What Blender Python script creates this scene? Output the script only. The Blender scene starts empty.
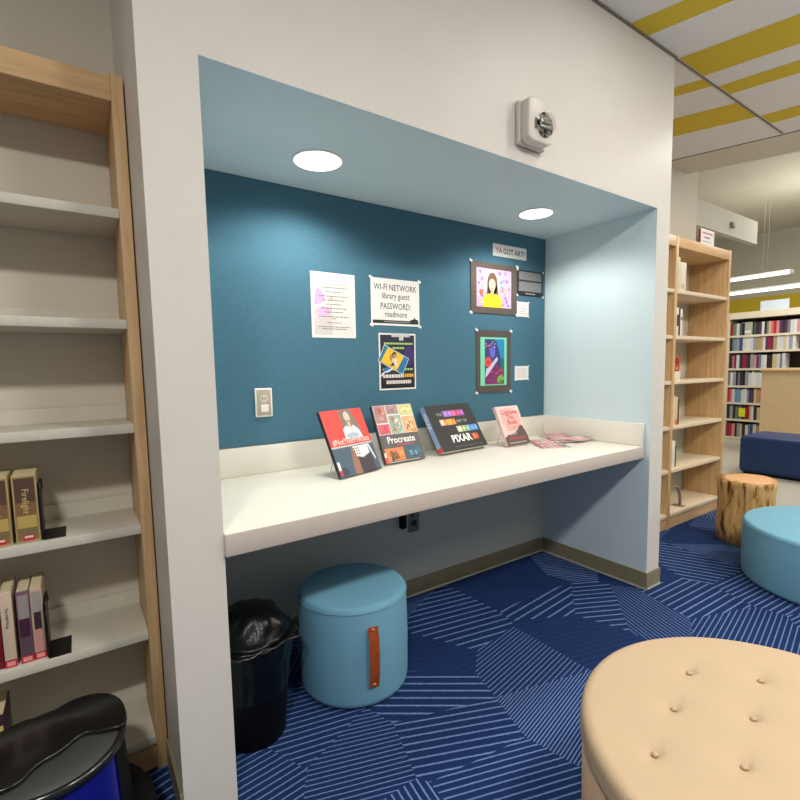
import bpy, bmesh, math, random
from mathutils import Vector, Matrix
random.seed(7)
PI = math.pi
S = bpy.context.scene
COL = S.collection

# ------------------------------------------------------------------ camera
cd = bpy.data.cameras.new('camera'); cam = bpy.data.objects.new('camera', cd); COL.objects.link(cam)
cam.location = (-0.30176, -1.29851, 1.21532)
cam.rotation_euler = (1.478833, 0.018232, -0.598748)
cd.sensor_width = 36; cd.lens = 473.9018 / 800 * 36
cd.shift_x = 0.0005; cd.shift_y = 12.0565 / 800
cd.clip_start = 0.02
S.camera = cam
S.view_settings.view_transform = 'Standard'; S.view_settings.look = 'None'
S.view_settings.exposure = 0.0; S.view_settings.gamma = 1.0
# ------------------------------------------------------------------ world and lights
w = bpy.data.worlds.new('world'); S.world = w; w.use_nodes = True
w.node_tree.nodes['Background'].inputs[0].default_value = (1.0, 0.985, 0.96, 1)
w.node_tree.nodes['Background'].inputs[1].default_value = 0.23

def area(loc, size, power, color=(1, .97, .93), rot=(0, 0, 0), sy=None):
    l = bpy.data.lights.new('ceiling_or_fill_lamp', 'AREA'); l.energy = power; l.color = color; l.size = size
    l.shape = 'DISK' if sy is None else 'RECTANGLE'
    if sy: l.size_y = sy
    o = bpy.data.objects.new('ceiling_or_fill_lamp', l); COL.objects.link(o); o.location = loc; o.rotation_euler = rot
    return o
for x in (-0.9, 0.9, 2.7, 4.5):
    area((x, -1.75, 2.70), 0.30, 44 if x < 0 else 30)
area((1.60, -0.60, 2.72), 0.20, 3)
area((3.30, -0.35, 2.72), 0.20, 8)
area((6.6, 0.2, 3.2), 1.6, 90, sy=2.2)  # added fill panel that brightens the far zone, no fixture modelled
area((7.2, -.2, 2.45), .06, 24, rot=(PI, 0, 0), sy=2.4)  # upward fill strip near the linear lights, added to lift the high ceiling
area((5.2, -2.4, 2.0), 1.2, 30, rot=(PI, 0, 0), sy=.4)  # added fill aimed up out of view, lightens the far upper area
area((2.6, -2.6, 1.95), 1.6, 60, rot=(PI, 0, 0), sy=.5)   # unseen upward fill light, added to brighten the tiled ceiling

def spot(loc, power, ang=158, blend=0.5, color=(1, .96, .90), r=.07):
    l = bpy.data.lights.new('downlight_lamp', 'SPOT'); l.energy = power; l.color = color
    l.spot_size = math.radians(ang); l.spot_blend = blend; l.shadow_soft_size = r
    o = bpy.data.objects.new('downlight_lamp', l); COL.objects.link(o); o.location = loc
    return o
spot((0.498, 0.39, 1.975), 26)
spot((1.70, 0.37, 1.975), 23)

# ------------------------------------------------------------------ materials
def lin(c):
    return tuple(((v/255)/12.92 if v/255 <= .04045 else ((v/255+.055)/1.055)**2.4) for v in c)
def mat(name, c, rough=.6, metal=0, noise=0, nscale=60, bump=0, bscale=300, emit=0, spec=.4, coat=0, stretch=None):
    m = bpy.data.materials.new(name); m.use_nodes = True; nt = m.node_tree; b = nt.nodes['Principled BSDF']
    L = lin(c); b.inputs['Base Color'].default_value = (*L, 1); b.inputs['Roughness'].default_value = rough
    b.inputs['Metallic'].default_value = metal; b.inputs['Specular IOR Level'].default_value = spec
    b.inputs['Coat Weight'].default_value = coat
    tc = nt.nodes.new('ShaderNodeTexCoord')
    src = tc.outputs['Object']
    if stretch:
        mp = nt.nodes.new('ShaderNodeMapping'); mp.inputs['Scale'].default_value = stretch
        nt.links.new(src, mp.inputs[0]); src = mp.outputs[0]
    if noise:
        n = nt.nodes.new('ShaderNodeTexNoise'); n.inputs['Scale'].default_value = nscale; n.inputs['Detail'].default_value = 6
        nt.links.new(src, n.inputs['Vector'])
        r = nt.nodes.new('ShaderNodeMapRange'); r.inputs[1].default_value = .3; r.inputs[2].default_value = .7
        r.inputs[3].default_value = 1-noise; r.inputs[4].default_value = 1+noise
        nt.links.new(n.outputs[0], r.inputs[0])
        mx = nt.nodes.new('ShaderNodeVectorMath'); mx.operation = 'SCALE'; mx.inputs[0].default_value = L
        nt.links.new(r.outputs[0], mx.inputs['Scale']); nt.links.new(mx.outputs[0], b.inputs['Base Color'])
    if bump:
        n = nt.nodes.new('ShaderNodeTexNoise'); n.inputs['Scale'].default_value = bscale; n.inputs['Detail'].default_value = 4
        nt.links.new(src, n.inputs['Vector'])
        bp = nt.nodes.new('ShaderNodeBump'); bp.inputs['Strength'].default_value = bump; bp.inputs['Distance'].default_value = .002
        nt.links.new(n.outputs[0], bp.inputs['Height']); nt.links.new(bp.outputs[0], b.inputs['Normal'])
    if emit:
        b.inputs['Emission Color'].default_value = (*L, 1); b.inputs['Emission Strength'].default_value = emit
    return m
def wood(name, c1, c2, axis='Z', rough=.45):
    m = bpy.data.materials.new(name); m.use_nodes = True; nt = m.node_tree; b = nt.nodes['Principled BSDF']
    b.inputs['Roughness'].default_value = rough; b.inputs['Specular IOR Level'].default_value = .35
    tc = nt.nodes.new('ShaderNodeTexCoord'); mp = nt.nodes.new('ShaderNodeMapping')
    mp.inputs['Scale'].default_value = {'Z': (28, 28, 1.6), 'X': (1.6, 28, 28), 'Y': (28, 1.6, 28)}[axis]
    nt.links.new(tc.outputs['Object'], mp.inputs[0])
    n = nt.nodes.new('ShaderNodeTexNoise'); n.inputs['Scale'].default_value = 2.2; n.inputs['Detail'].default_value = 8; n.inputs['Distortion'].default_value = .6
    nt.links.new(mp.outputs[0], n.inputs['Vector'])
    cr = nt.nodes.new('ShaderNodeValToRGB'); cr.color_ramp.elements[0].position = .35; cr.color_ramp.elements[1].position = .68
    cr.color_ramp.elements[0].color = (*lin(c1), 1); cr.color_ramp.elements[1].color = (*lin(c2), 1)
    nt.links.new(n.outputs[0], cr.inputs[0]); nt.links.new(cr.outputs[0], b.inputs['Base Color'])
    return m
_c = {}
def cm(c, rough=.6, metal=0):
    k = (tuple(c), rough, metal)
    if k not in _c: _c[k] = mat('tint_%02x%02x%02x' % tuple(c), c, rough, metal)
    return _c[k]
M = {}
M['white'] = mat('white_wall_paint', (219, 214, 204), .45, bump=.06, bscale=220, spec=.35, noise=.015, nscale=8)
M['beige'] = mat('beige_wall_paint', (214, 207, 189), .7, bump=.08, bscale=220)
M['far'] = mat('far_wall_paint', (206, 203, 186), .8)
M['lblue'] = mat('light_blue_paint', (210, 227, 230), .5, bump=.06, bscale=220)
M['under'] = mat('lower_wall_paint', (204, 208, 194), .6, bump=.06, bscale=220)
M['board'] = mat('teal_fabric_board', (74, 114, 132), .9, noise=.10, nscale=180, bump=.35, bscale=500, spec=.15)
M['counter'] = mat('cream_laminate', (232, 227, 213), .38, noise=.02, nscale=90, spec=.45)
M['cedge'] = mat('counter_edge_laminate', (204, 192, 180), .5, noise=.015, nscale=90)
M['base'] = mat('olive_rubber_baseboard', (142, 132, 104), .5, noise=.05, nscale=20)
M['strip'] = mat('pale_edge_strip', (190, 186, 170), .5)
M['tile'] = mat('ceiling_tile', (232, 228, 222), .9, noise=.08, nscale=260, bump=.4, bscale=300)
M['olive'] = mat('olive_yellow_panel', (214, 186, 56), .9, noise=.16, nscale=230, bump=.4, bscale=300)
M['seam'] = mat('ceiling_seam_metal', (128, 118, 98), .6)
M['maple'] = wood('maple_vertical', (198, 160, 112), (220, 184, 136), 'Z')
M['mapleX'] = wood('maple_horizontal', (204, 164, 114), (224, 186, 136), 'X')
M['shelf'] = mat('cream_shelf_laminate', (214, 209, 192), .5, noise=.03, nscale=50)
M['shelfw'] = mat('warm_shelf_laminate', (226, 208, 176), .5, noise=.03, nscale=50)
M['pouf'] = mat('aqua_fabric', (114, 166, 188), .75, noise=.05, nscale=220, bump=.25, bscale=500, spec=.25)
M['leather'] = mat('brown_leather_strap', (160, 76, 34), .26, noise=.18, nscale=40, bump=.2, bscale=200)
M['copper'] = mat('copper_rivet', (226, 140, 84), .4, metal=.5)
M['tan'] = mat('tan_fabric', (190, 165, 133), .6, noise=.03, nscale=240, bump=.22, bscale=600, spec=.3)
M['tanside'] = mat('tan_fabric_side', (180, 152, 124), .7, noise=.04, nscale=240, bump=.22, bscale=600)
M['navy'] = mat('navy_vinyl', (28, 52, 96), .45, noise=.06, nscale=150, bump=.15, bscale=300)
M['black'] = mat('black_plastic', (7, 7, 7), .6, spec=.2)
M['blackm'] = mat('black_metal', (20, 18, 18), .4)
M['bag'] = mat('black_bag_film', (6, 6, 6), .34, bump=1.0, bscale=45, spec=.35)
M['steel'] = mat('brushed_steel', (190, 190, 186), .3, metal=.9)
M['blue'] = mat('royal_blue_enamel', (12, 16, 118), .3, spec=.5)
M['paper'] = mat('white_paper', (236, 232, 226), .7)
M['tape'] = mat('clear_tape_tabs', (226, 230, 230), .4)
M['plastic'] = mat('white_plastic', (214, 208, 196), .4)
M['glow'] = mat('lamp_diffuser', (255, 252, 244), .5, emit=3.2)
M['tube'] = mat('tube_diffuser', (255, 253, 246), .5, emit=2.2)
M['vinyl'] = mat('pale_vinyl_floor', (182, 177, 163), .35, noise=.04, nscale=6)
M['glass'] = None
g = bpy.data.materials.new('clear_dome_plastic'); g.use_nodes = True; gb = g.node_tree.nodes['Principled BSDF']
gb.inputs['Transmission Weight'].default_value = 1; gb.inputs['Roughness'].default_value = .05; gb.inputs['IOR'].default_value = 1.06
M['glass'] = g
pm = bpy.data.materials.new('printed_colours'); pm.use_nodes = True; nt = pm.node_tree
at = nt.nodes.new('ShaderNodeAttribute'); at.attribute_name = 'Col'; nt.links.new(at.outputs['Color'], nt.nodes['Principled BSDF'].inputs['Base Color'])
nt.nodes['Principled BSDF'].inputs['Roughness'].default_value = .45
M['print'] = pm

# ------------------------------------------------------------------ mesh builder
class MB:
    def __init__(s): s.v = []; s.f = []; s.m = []; s.c = []; s.T = Matrix(); s.hascol = False
    def add(s, vs, fs, m=0, col=None):
        o = len(s.v); s.v += [tuple(s.T @ Vector(p)) for p in vs]
        for f in fs: s.f.append([o+i for i in f]); s.m.append(m); s.c.append(col)
        if col: s.hascol = True
        return s
    def box(s, x0, x1, y0, y1, z0, z1, m=0, col=None, faces=None):
        vs = [(x, y, z) for z in (z0, z1) for y in (y0, y1) for x in (x0, x1)]
        fs = [(0, 2, 3, 1), (4, 5, 7, 6), (0, 1, 5, 4), (2, 6, 7, 3), (0, 4, 6, 2), (1, 3, 7, 5)]  # -z +z -y +y -x +x
        o = len(s.v); s.v += [tuple(s.T @ Vector(p)) for p in vs]
        for i, f in enumerate(fs):
            s.f.append([o+k for k in f]); s.m.append(faces[i] if faces else m); s.c.append(col)
        if col: s.hascol = True
        return s
    def lathe(s, prof, n=48, cx=0, cy=0, m=0, rf=None, close=True):
        vs = []; fs = []
        for (r, z) in prof:
            for k in range(n):
                a = 2*PI*k/n; rr = r*(rf(a, z) if rf else 1)
                vs.append((cx+rr*math.cos(a), cy+rr*math.sin(a), z))
        for i in range(len(prof)-1):
            for k in range(n):
                k2 = (k+1) % n; fs.append((i*n+k, i*n+k2, (i+1)*n+k2, (i+1)*n+k))
        if close:
            fs.append(tuple(range(n-1, -1, -1))); fs.append(tuple((len(prof)-1)*n+k for k in range(n)))
        return s.add(vs, fs, m)
    def tube(s, pts, r, n=8, m=0, closed=False):
        pts = [Vector(p) for p in pts]; vs = []; fs = []
        N = len(pts)
        for i, p in enumerate(pts):
            t = (pts[min(i+1, N-1)]-pts[max(i-1, 0)]).normalized()
            up = Vector((0, 0, 1)) if abs(t.z) < .9 else Vector((1, 0, 0))
            a = t.cross(up).normalized(); b = t.cross(a)
            for k in range(n):
                q = 2*PI*k/n; vs.append(tuple(p+a*r*math.cos(q)+b*r*math.sin(q)))
        for i in range(N-1):
            for k in range(n):
                k2 = (k+1) % n; fs.append((i*n+k, (i+1)*n+k, (i+1)*n+k2, i*n+k2))
        fs.append(tuple(range(n))); fs.append(tuple((N-1)*n+k for k in reversed(range(n))))
        return s.add(vs, fs, m)
    def prism(s, pts, z0, z1, m=0, col=None):   # pts ccw in xy
        n = len(pts); vs = [(x, y, z0) for x, y in pts]+[(x, y, z1) for x, y in pts]
        fs = [tuple(reversed(range(n))), tuple(range(n, 2*n))]+[(k, (k+1) % n, n+(k+1) % n, n+k) for k in range(n)]
        return s.add(vs, fs, m, col)
    # flat printed shapes on a sheet whose face looks to -y: coordinates (x, z) at depth y
    def poly(s, pts, y, col):
        pts = list(pts); ar = sum(pts[i][0]*pts[(i+1) % len(pts)][1]-pts[(i+1) % len(pts)][0]*pts[i][1] for i in range(len(pts)))
        if ar < 0: pts.reverse()
        return s.add([(x, y, z) for x, z in pts], [tuple(range(len(pts)))], 0, col)
    def rect(s, x0, x1, z0, z1, y, col): return s.poly([(x0, z0), (x1, z0), (x1, z1), (x0, z1)], y, col)
    def ell(s, cx, cz, rx, rz, y, col, a0=0, a1=360, n=20, rot=0):
        p = []
        for k in range(n+(0 if a1-a0 == 360 else 1)):
            a = math.radians(a0+(a1-a0)*k/n); u = rx*math.cos(a); v = rz*math.sin(a)
            p.append((cx+u*math.cos(rot)-v*math.sin(rot), cz+u*math.sin(rot)+v*math.cos(rot)))
        return s.poly(p, y, col)
    def build(s, name, mats, parent=None, bevel=0, smooth=False, seg=2, loc=None):
        me = bpy.data.meshes.new(name); me.from_pydata(s.v, [], s.f)
        mats = mats if isinstance(mats, (list, tuple)) else [mats]
        for m in mats: me.materials.append(m)
        for p, mi in zip(me.polygons, s.m): p.material_index = mi; p.use_smooth = smooth
        if s.hascol:
            ca = me.color_attributes.new('Col', 'FLOAT_COLOR', 'CORNER')
            for p, c in zip(me.polygons, s.c):
                L = (*lin(c), 1) if c else (1, 1, 1, 1)
                for li in p.loop_indices: ca.data[li].color = L
        me.update()
        o = bpy.data.objects.new(name, me); COL.objects.link(o)
        if parent: o.parent = parent
        if loc: o.location = loc
        if bevel:
            b = o.modifiers.new('bevel', 'BEVEL'); b.width = bevel; b.segments = seg; b.limit_method = 'ANGLE'; b.angle_limit = math.radians(40)
            for p in me.polygons: p.use_smooth = True
            if hasattr(me, 'set_sharp_from_angle') : pass
        return o
def tag(o, label, cat, group=None):
    o['label'] = label; o['category'] = cat
    if group: o['group'] = group
    return o
def thing(name, label, cat, loc=(0, 0, 0), rz=0, group=None, rx=0):
    o = bpy.data.objects.new(name, None); COL.objects.link(o); o.empty_display_size = .05
    o.location = loc; o.rotation_euler = (rx, 0, rz)
    return tag(o, label, cat, group)
def struct(o): o['kind'] = 'structure'; return o
_dg = None
def text(items, y, m, parent, name='lettering', off=0.0, T=None, sx=1.0):
    """items: (string, size, x, z, align). one flat mesh facing -y"""
    vs = []; fs = []
    for (st, size, x, z, al) in items:
        cu = bpy.data.curves.new('t', 'FONT'); cu.body = st; cu.size = size; cu.align_x = al; cu.offset = off*size; cu.resolution_u = 2
        to = bpy.data.objects.new('t', cu); COL.objects.link(to)
        dg = bpy.context.evaluated_depsgraph_get(); me = bpy.data.meshes.new_from_object(to.evaluated_get(dg))
        o = len(vs); vs += [(x+v.co.x*sx, y, z+v.co.y) for v in me.vertices]; fs += [[o+i for i in p.vertices] for p in me.polygons]
        bpy.data.objects.remove(to); bpy.data.curves.remove(cu); bpy.data.meshes.remove(me)
    me = bpy.data.meshes.new(name); 
    if T: vs = [tuple(T @ Vector(v)) for v in vs]
    me.from_pydata(vs, [], fs); me.materials.append(m)
    ob = bpy.data.objects.new(name, me); COL.objects.link(ob); ob.parent = parent
    return ob

# ================================================================== SETTING
D = 0.6926; H = 1.9935; W = 2.1707; HC = 2.745; A = 0.138; WR = 2.2957
# carpet: facets of pile, each with its own stripe direction and spacing
def inter_clip(poly, a, b, c):      # keep a*x+b*y<=c
    out = []
    for i in range(len(poly)):
        p, q = poly[i], poly[(i+1) % len(poly)]
        dp = a*p[0]+b*p[1]-c; dq = a*q[0]+b*q[1]-c
        if dp <= 0: out.append(p)
        if (dp < 0) != (dq < 0) and dp != dq:
            t = dp/(dp-dq); out.append((p[0]+t*(q[0]-p[0]), p[1]+t*(q[1]-p[1])))
    return out
seeds = [
(0.728,0.046,-0.624,0.0398,0.21),
(0.659,-0.177,-0.391,0.0306,0.21),
(0.629,-0.408,-0.314,0.0230,0.21),
(1.135,-0.061,0.208,0.0180,0.21),
(1.069,0.330,-0.178,0.0431,0.21),
(1.653,0.234,0.112,0.0462,0.21),
(1.504,-0.060,-0.256,0.0300,0.00),
(1.072,-0.300,0.247,0.0110,0.36),
(0.318,-0.080,-0.319,0.0180,0.21),
(0.083,0.043,0.101,0.0231,0.21),
(0.233,0.112,-0.220,0.0254,0.21),
(1.812,0.040,-0.464,0.0429,0.21),
(2.236,-0.195,-0.026,0.0382,0.21),
(1.934,-0.099,-1.960,0.0206,0.21),
(2.140,-0.473,0.191,0.0209,0.21),
(2.737,-0.025,-1.139,0.0501,0.21),
(3.281,0.211,0.037,0.0300,0.00),
(0.864,0.220,-0.150,0.0300,0.00),
(1.657,0.370,-0.268,0.0300,0.00),
]
CX0, CX1, CY0, CY1 = -2.6, 4.35, -3.0, 0.75
rs = random.Random(3)
tries = 0
while tries < 1500:
    tries += 1
    x = rs.uniform(CX0, CX1); y = rs.uniform(CY0, CY1)
    if min((x-s_[0])**2+(y-s_[1])**2 for s_ in seeds) > .30**2:
        seeds.append((x, y, rs.uniform(0, PI), rs.choice([.014, .022, .03, .036]), rs.choice([.2, .26, .3, 0.0])))
verts = []; faces = []; uvs = []; duty = []
for i, (x, y, an, per, du) in enumerate(seeds):
    poly = [(CX0, CY0), (CX1, CY0), (CX1, CY1), (CX0, CY1)]
    for j, s2 in enumerate(seeds):
        if i == j or (s2[0]-x)**2+(s2[1]-y)**2 > 9: continue
        a = s2[0]-x; b = s2[1]-y; c = (s2[0]**2+s2[1]**2-x*x-y*y)/2
        poly = inter_clip(poly, a, b, c)
        if not poly: break
    if len(poly) < 3: continue
    o = len(verts); verts += [(p[0], p[1], 0) for p in poly]; faces.append(list(range(o, o+len(poly))))
    uvs.append([((-math.sin(an)*(p[0]-x)+math.cos(an)*(p[1]-y))/per, du) for p in poly])
me = bpy.data.meshes.new('carpet'); me.from_pydata(verts, [], faces); ul = me.uv_layers.new(name='pile')
for p, u in zip(me.polygons, uvs):
    for li, q in zip(p.loop_indices, u): ul.data[li].uv = q
cm_ = bpy.data.materials.new('navy_striped_carpet'); cm_.use_nodes = True; nt = cm_.node_tree; N = nt.nodes; Lk = nt.links
b = N['Principled BSDF']; b.inputs['Roughness'].default_value = .95; b.inputs['Specular IOR Level'].default_value = .1
uv = N.new('ShaderNodeUVMap'); uv.uv_map = 'pile'; sp = N.new('ShaderNodeSeparateXYZ'); Lk.new(uv.outputs[0], sp.inputs[0])
tc = N.new('ShaderNodeTexCoord'); nz = N.new('ShaderNodeTexNoise'); nz.inputs['Scale'].default_value = 90; Lk.new(tc.outputs['Object'], nz.inputs['Vector'])
ad = N.new('ShaderNodeMath'); ad.operation = 'MULTIPLY_ADD'; Lk.new(nz.outputs[0], ad.inputs[0]); ad.inputs[1].default_value = .16; Lk.new(sp.outputs[0], ad.inputs[2])
fr = N.new('ShaderNodeMath'); fr.operation = 'PINGPONG'; Lk.new(ad.outputs[0], fr.inputs[0]); fr.inputs[1].default_value = .5
# line mask = smoothstep around duty/2
hf = N.new('ShaderNodeMath'); hf.operation = 'MULTIPLY'; Lk.new(sp.outputs[1], hf.inputs[0]); hf.inputs[1].default_value = .5
sb = N.new('ShaderNodeMath'); sb.operation = 'SUBTRACT'; Lk.new(hf.outputs[0], sb.inputs[0]); Lk.new(fr.outputs[0], sb.inputs[1])
mr = N.new('ShaderNodeMapRange'); mr.inputs[1].default_value = -.03; mr.inputs[2].default_value = .05; Lk.new(sb.outputs[0], mr.inputs[0])
cA = N.new('ShaderNodeMix'); cA.data_type = 'RGBA'; Lk.new(mr.outputs[0], cA.inputs[0])
cA.inputs[6].default_value = (*lin((26, 46, 88)), 1); cA.inputs[7].default_value = (*lin((104, 128, 172)), 1)
n2 = N.new('ShaderNodeTexNoise'); n2.inputs['Scale'].default_value = 500; Lk.new(tc.outputs['Object'], n2.inputs['Vector'])
m2 = N.new('ShaderNodeMapRange'); m2.inputs[3].default_value = .72; m2.inputs[4].default_value = 1.28; Lk.new(n2.outputs[0], m2.inputs[0])
vm = N.new('ShaderNodeVectorMath'); vm.operation = 'SCALE'; Lk.new(cA.outputs[2], vm.inputs[0]); Lk.new(m2.outputs[0], vm.inputs['Scale']); Lk.new(vm.outputs[0], b.inputs['Base Color'])
me.materials.append(cm_); co = bpy.data.objects.new('floor', me); COL.objects.link(co); struct(co)
struct(MB().box(4.35, 10.5, -3, 3.2, -.02, -.001).build('floor', M['vinyl']))

# niche wall: left column, header with light blue soffit, right wing
m = MB()
m.box(-A, 0, 0, D, 0, HC, faces=[0, 0, 0, 0, 0, 1])
m.box(0, W, 0, D, H, HC, faces=[1, 0, 0, 0, 0, 0])
m.box(W, WR, 0, D, 0, HC, faces=[0, 0, 0, 0, 1, 0])
struct(m.build('wall_front', [M['white'], M['lblue']]))
m = MB(); m.box(-A, 4.125, D+.0, D+.14, 0, .74, m=1); m.box(-A, 4.125, D, D+.14, .74, HC+.7, m=0)
struct(m.build('wall_back', [M['beige'], M['under']]))
struct(MB().box(-3, -A, .492, .69, 0, HC).build('wall_left', M['beige']))
# beam past the right bookcase, far walls, high ceiling
struct(MB().box(4.125, 5.39, D, D+.05, 2.38, 2.595).build('trim_1', M['far']))
struct(MB().box(9.6, 9.75, -3, 3.2, 0, 3.4, faces=[0]*6).build('wall_far', M['far']))
struct(MB().box(9.56, 9.6, -3, 3.2, 1.98, 2.33).build('trim_2', M['olive']))
struct(MB().box(4.125, 9.75, 3.05, 3.2, 0, 3.4).build('wall_side', M['far']))
m = MB(); m.prism([(3.64, -3), (9.75, -3), (9.75, 3.2), (3.64, 3.2)], 3.4, 3.45)
struct(m.build('ceiling', M['far']))
# main ceiling: tiles, olive strips skewed to the wall, edge of plain board
m = MB(); SK = -.43
def sx(x, y): return x+SK*y if y > 0 else x-.30*y
CYN = -3.0
def cquad(x0, x1, y0, y1, z, mi):
    m.add([(sx(x0, y0), y0, z), (sx(x0, y1), y1, z), (sx(x1, y1), y1, z), (sx(x1, y0), y0, z)], [(0, 1, 2, 3)], mi)
m.box(-3, -A, 0, .5, HC, HC+.06)
m.prism([(-3, -3), (4.6, -3), (3.76, 0), (-3, 0)], HC, HC+.06); m.prism([(2.28, 0.0005), (3.759, 0.0005), (3.50, .70), (2.28, .70)], HC, HC+.06)
for x0, x1 in ((1.868, 2.014), (2.314, 2.583), (2.756, 2.901), (3.337, 3.507)):
    cquad(x0, x1, -2.6, -.010, HC-.001, 1)
for x0, x1 in ((2.615, 2.731), (3.041, 3.335)):
    cquad(x0, x1, .008, .69, HC-.001, 1)
m.box(WR, 3.74, -.006, .004, HC-.003, HC+.01, m=2); m.prism([(4.6, -3), (4.615, -3), (3.772, 0), (3.512, .70), (3.50, .70), (3.76, 0)], HC-.003, HC+.01, m=2); m.box(-A, WR, -.012, .0, HC-.006, HC+.01, m=2)
m.prism([(4.6, -3), (5.2, -3), (4.22, 0), (3.92, .70), (3.50, .70), (3.76, 0)], HC+.004, HC+.66, m=3)
struct(m.build('ceiling', [M['tile'], M['olive'], M['seam'], M['beige']]))
# baseboards
def baseb(name, x0, x1, y0, y1):
    mm = MB(); mm.box(x0, x1, y0, y1, .01, .0925); mm.box(x0-.002, x1+.002, y0-.003, y1, .0005, .010, m=1)
    return struct(mm.build(name, [M['base'], M['strip']], bevel=.002))
baseb('baseboard_back', 0.008, W-.008, D-.008, D-.0005)
mm = MB(); mm.box(W-.008, W-.0005, .0, D-.008, .01, .0925); mm.box(W-.011, W-.0005, -.011, D-.01, .0005, .010, m=1)
mm.box(W-.008, WR+.006, -.008, -.0005, .01, .0925); mm.box(W-.008, WR+.006, -.011, -.0005, .0005, .010, m=1); mm.box(WR+.0005, WR+.007, 0, .38, .001, .0925)
struct(mm.build('baseboard_right', [M['base'], M['strip']]))
mm = MB(); mm.box(-A-.008, -A-.0005, .001, .24, .001, .0925)
struct(mm.build('baseboard_left', [M['base'], M['strip']]))
# teal board
o = MB().box(0.004, W-.012, D-.012, D-.0005, .904, H-.001).build('pinboard', M['board'])
tag(o, 'large teal fabric pinboard covering the wall above the cream counter', 'pinboard')
YB = D-.0125     # face of the board

# counter
t = thing('counter', 'long cream laminate counter spanning the niche with low backsplash', 'counter', (W/2, .34, .716))
def ctr(mm, x0, x1, y0, y1, z0, z1, **k): return mm.box(x0-W/2, x1-W/2, y0-.34, y1-.34, z0-.716, z1-.716, **k)
mm = MB(); X0 = .001-W/2; X1 = W-.0015-W/2
mm.add([(X0, -.0137-.34, 0), (X1, .028-.34, 0), (X1, .3518, 0), (X0, .3518, 0), (X0, -.0137-.34, .064), (X1, .028-.34, .064), (X1, .3518, .064), (X0, .3518, .064)],
       [(3, 2, 1, 0), (4, 5, 6, 7), (0, 1, 5, 4), (1, 2, 6, 5), (2, 3, 7, 6), (3, 0, 4, 7)])
mm.m = [0, 0, 1, 0, 0, 0]
mm.build('worktop', [M['counter'], M['cedge']], t, bevel=.003)
ctr(MB(), .001, W-.0015, D-.02, D-.0005, .7805, .9005).build('backsplash', M['counter'], t, bevel=.002)
ctr(MB(), W-.02, W-.001, .030, D-.0205, .7805, .9005).build('side_splash', M['counter'], t, bevel=.002)

# downlights in the soffit
for (x, y, r, lb) in ((.498, .39, .087, 'round recessed downlight in blue soffit, the left one nearer the camera'), (1.70, .372, .082, 'round recessed downlight in blue soffit, the right one near the white smoke alarm end')):
    lb = lb if x < 1 else 'round recessed downlight in blue soffit, the right and farther one'
    t = thing('ceiling_light', lb, 'light', (x, y, H))
    MB().lathe([(r, -.004), (r, -.0045), (.005, -.006)], 40).build('diffuser', M['glow'], t, smooth=False)
    MB().lathe([(r+.008, -.0005), (r+.007, -.005), (r+.001, -.006), (r+.001, -.0005)], 40, close=False).build('trim_ring', M['paper'], t, smooth=True)

# ================================================================== papers on the board
def sheet(name, label, cat, x0, x1, z0, z1, th=.0012, m=None, group=None, y=None):
    t = thing(name, label, cat, (x0, (y if y else YB-.0004), z0), group=group)
    MB().box(0, x1-x0, -th, 0, 0, z1-z0).build('sheet', m or M['paper'], t)
    return t, x1-x0, z1-z0
def tabs(t, w, h, s=.012, y=-.0035):
    for (x, z) in ((0, 0), (w, 0), (0, h), (w, h)):
        mm = MB(); mm.T = Matrix.Translation((x, y, z)) @ Matrix.Rotation(.5, 4, 'Y'); mm.box(-s, s, -.0006, 0, -s*.6, s*.6)
        mm.build('tape_tab', M['tape'], t)
def bars(mm, w, z, lo, hi, y, col, hgt=.004, rnd=None, cx=None):
    x = lo
    while x < hi:
        l = rnd.uniform(.006, .02); mm.rect(x, min(x+l, hi), z, z+hgt, y, col); x += l+.003
rb = random.Random(11)
t, w_, h_ = sheet('poster', 'white poster with pink blobs and small centred text lines on teal board', 'poster', .580, .802, 1.36, 1.65)
mm = MB()
mm.rect(.012, w_-.010, .012, .262, -.0016, (226, 222, 214)); mm.rect(.012, .10, .012, .14, -.0019, (212, 202, 198))
mm.poly([(.014, .145), (.018, .20), (.032, .222), (.05, .205), (.065, .185), (.068, .165), (.04, .15)], -.0022, (222, 168, 218))
mm.ell(.062, .118, .036, .018, -.0022, (222, 176, 216)); mm.ell(.05, .10, .02, .012, -.00235, (216, 184, 214))
mm.rect(.03, .19, .252, .262, -.0022, (236, 196, 206)); mm.rect(.05, .17, .238, .243, -.0022, (222, 186, 196))
mm.poly([(.088, .17), (.098, .19), (.108, .17)], -.0022, (190, 120, 60)); mm.poly([(.092, .172), (.098, .184), (.104, .172)], -.0024, (226, 222, 214))
mm.build('printed_art', M['print'], t)
mm = MB()
for i, z in enumerate((.222, .203, .184, .166, .148, .130, .113, .093, .084, .066, .047, .038)):
    hw = (.07, .04, .072, .052, .038, .065, .045, .075, .012, .035, .08, .062)[i]
    bars(mm, w_, z, w_/2-hw, w_/2+hw, -.0026, (96, 92, 96), .0032, rb)
mm.build('text_lines', M['print'], t)
t, w_, h_ = sheet('sign', 'white wifi sign reading library guest and password readmore on teal board', 'sign', .888, 1.176, 1.426, 1.652)
text([('WI-FI NETWORK', .042, w_/2, .170, 'CENTER'), ('library guest', .042, w_/2, .130, 'CENTER'), ('PASSWORD:', .042, w_/2, .080, 'CENTER'), ('readmore', .042, w_/2, .042, 'CENTER')], -.0016, cm((40, 40, 44)), t, off=.004, sx=.79)
mm = MB(); mm.rect(.008, w_-.008, .010, .026, -.0018, (26, 26, 30)); mm.rect(.07, w_-.06, .0175, .0195, -.0022, (200, 200, 200))
mm.poly([(.225, .026), (.24, .034), (.252, .036), (.258, .048), (.262, .036), (.275, .034), (.28, .026)], -.0018, (26, 26, 30)); mm.build('printed_band', M['print'], t)
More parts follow.
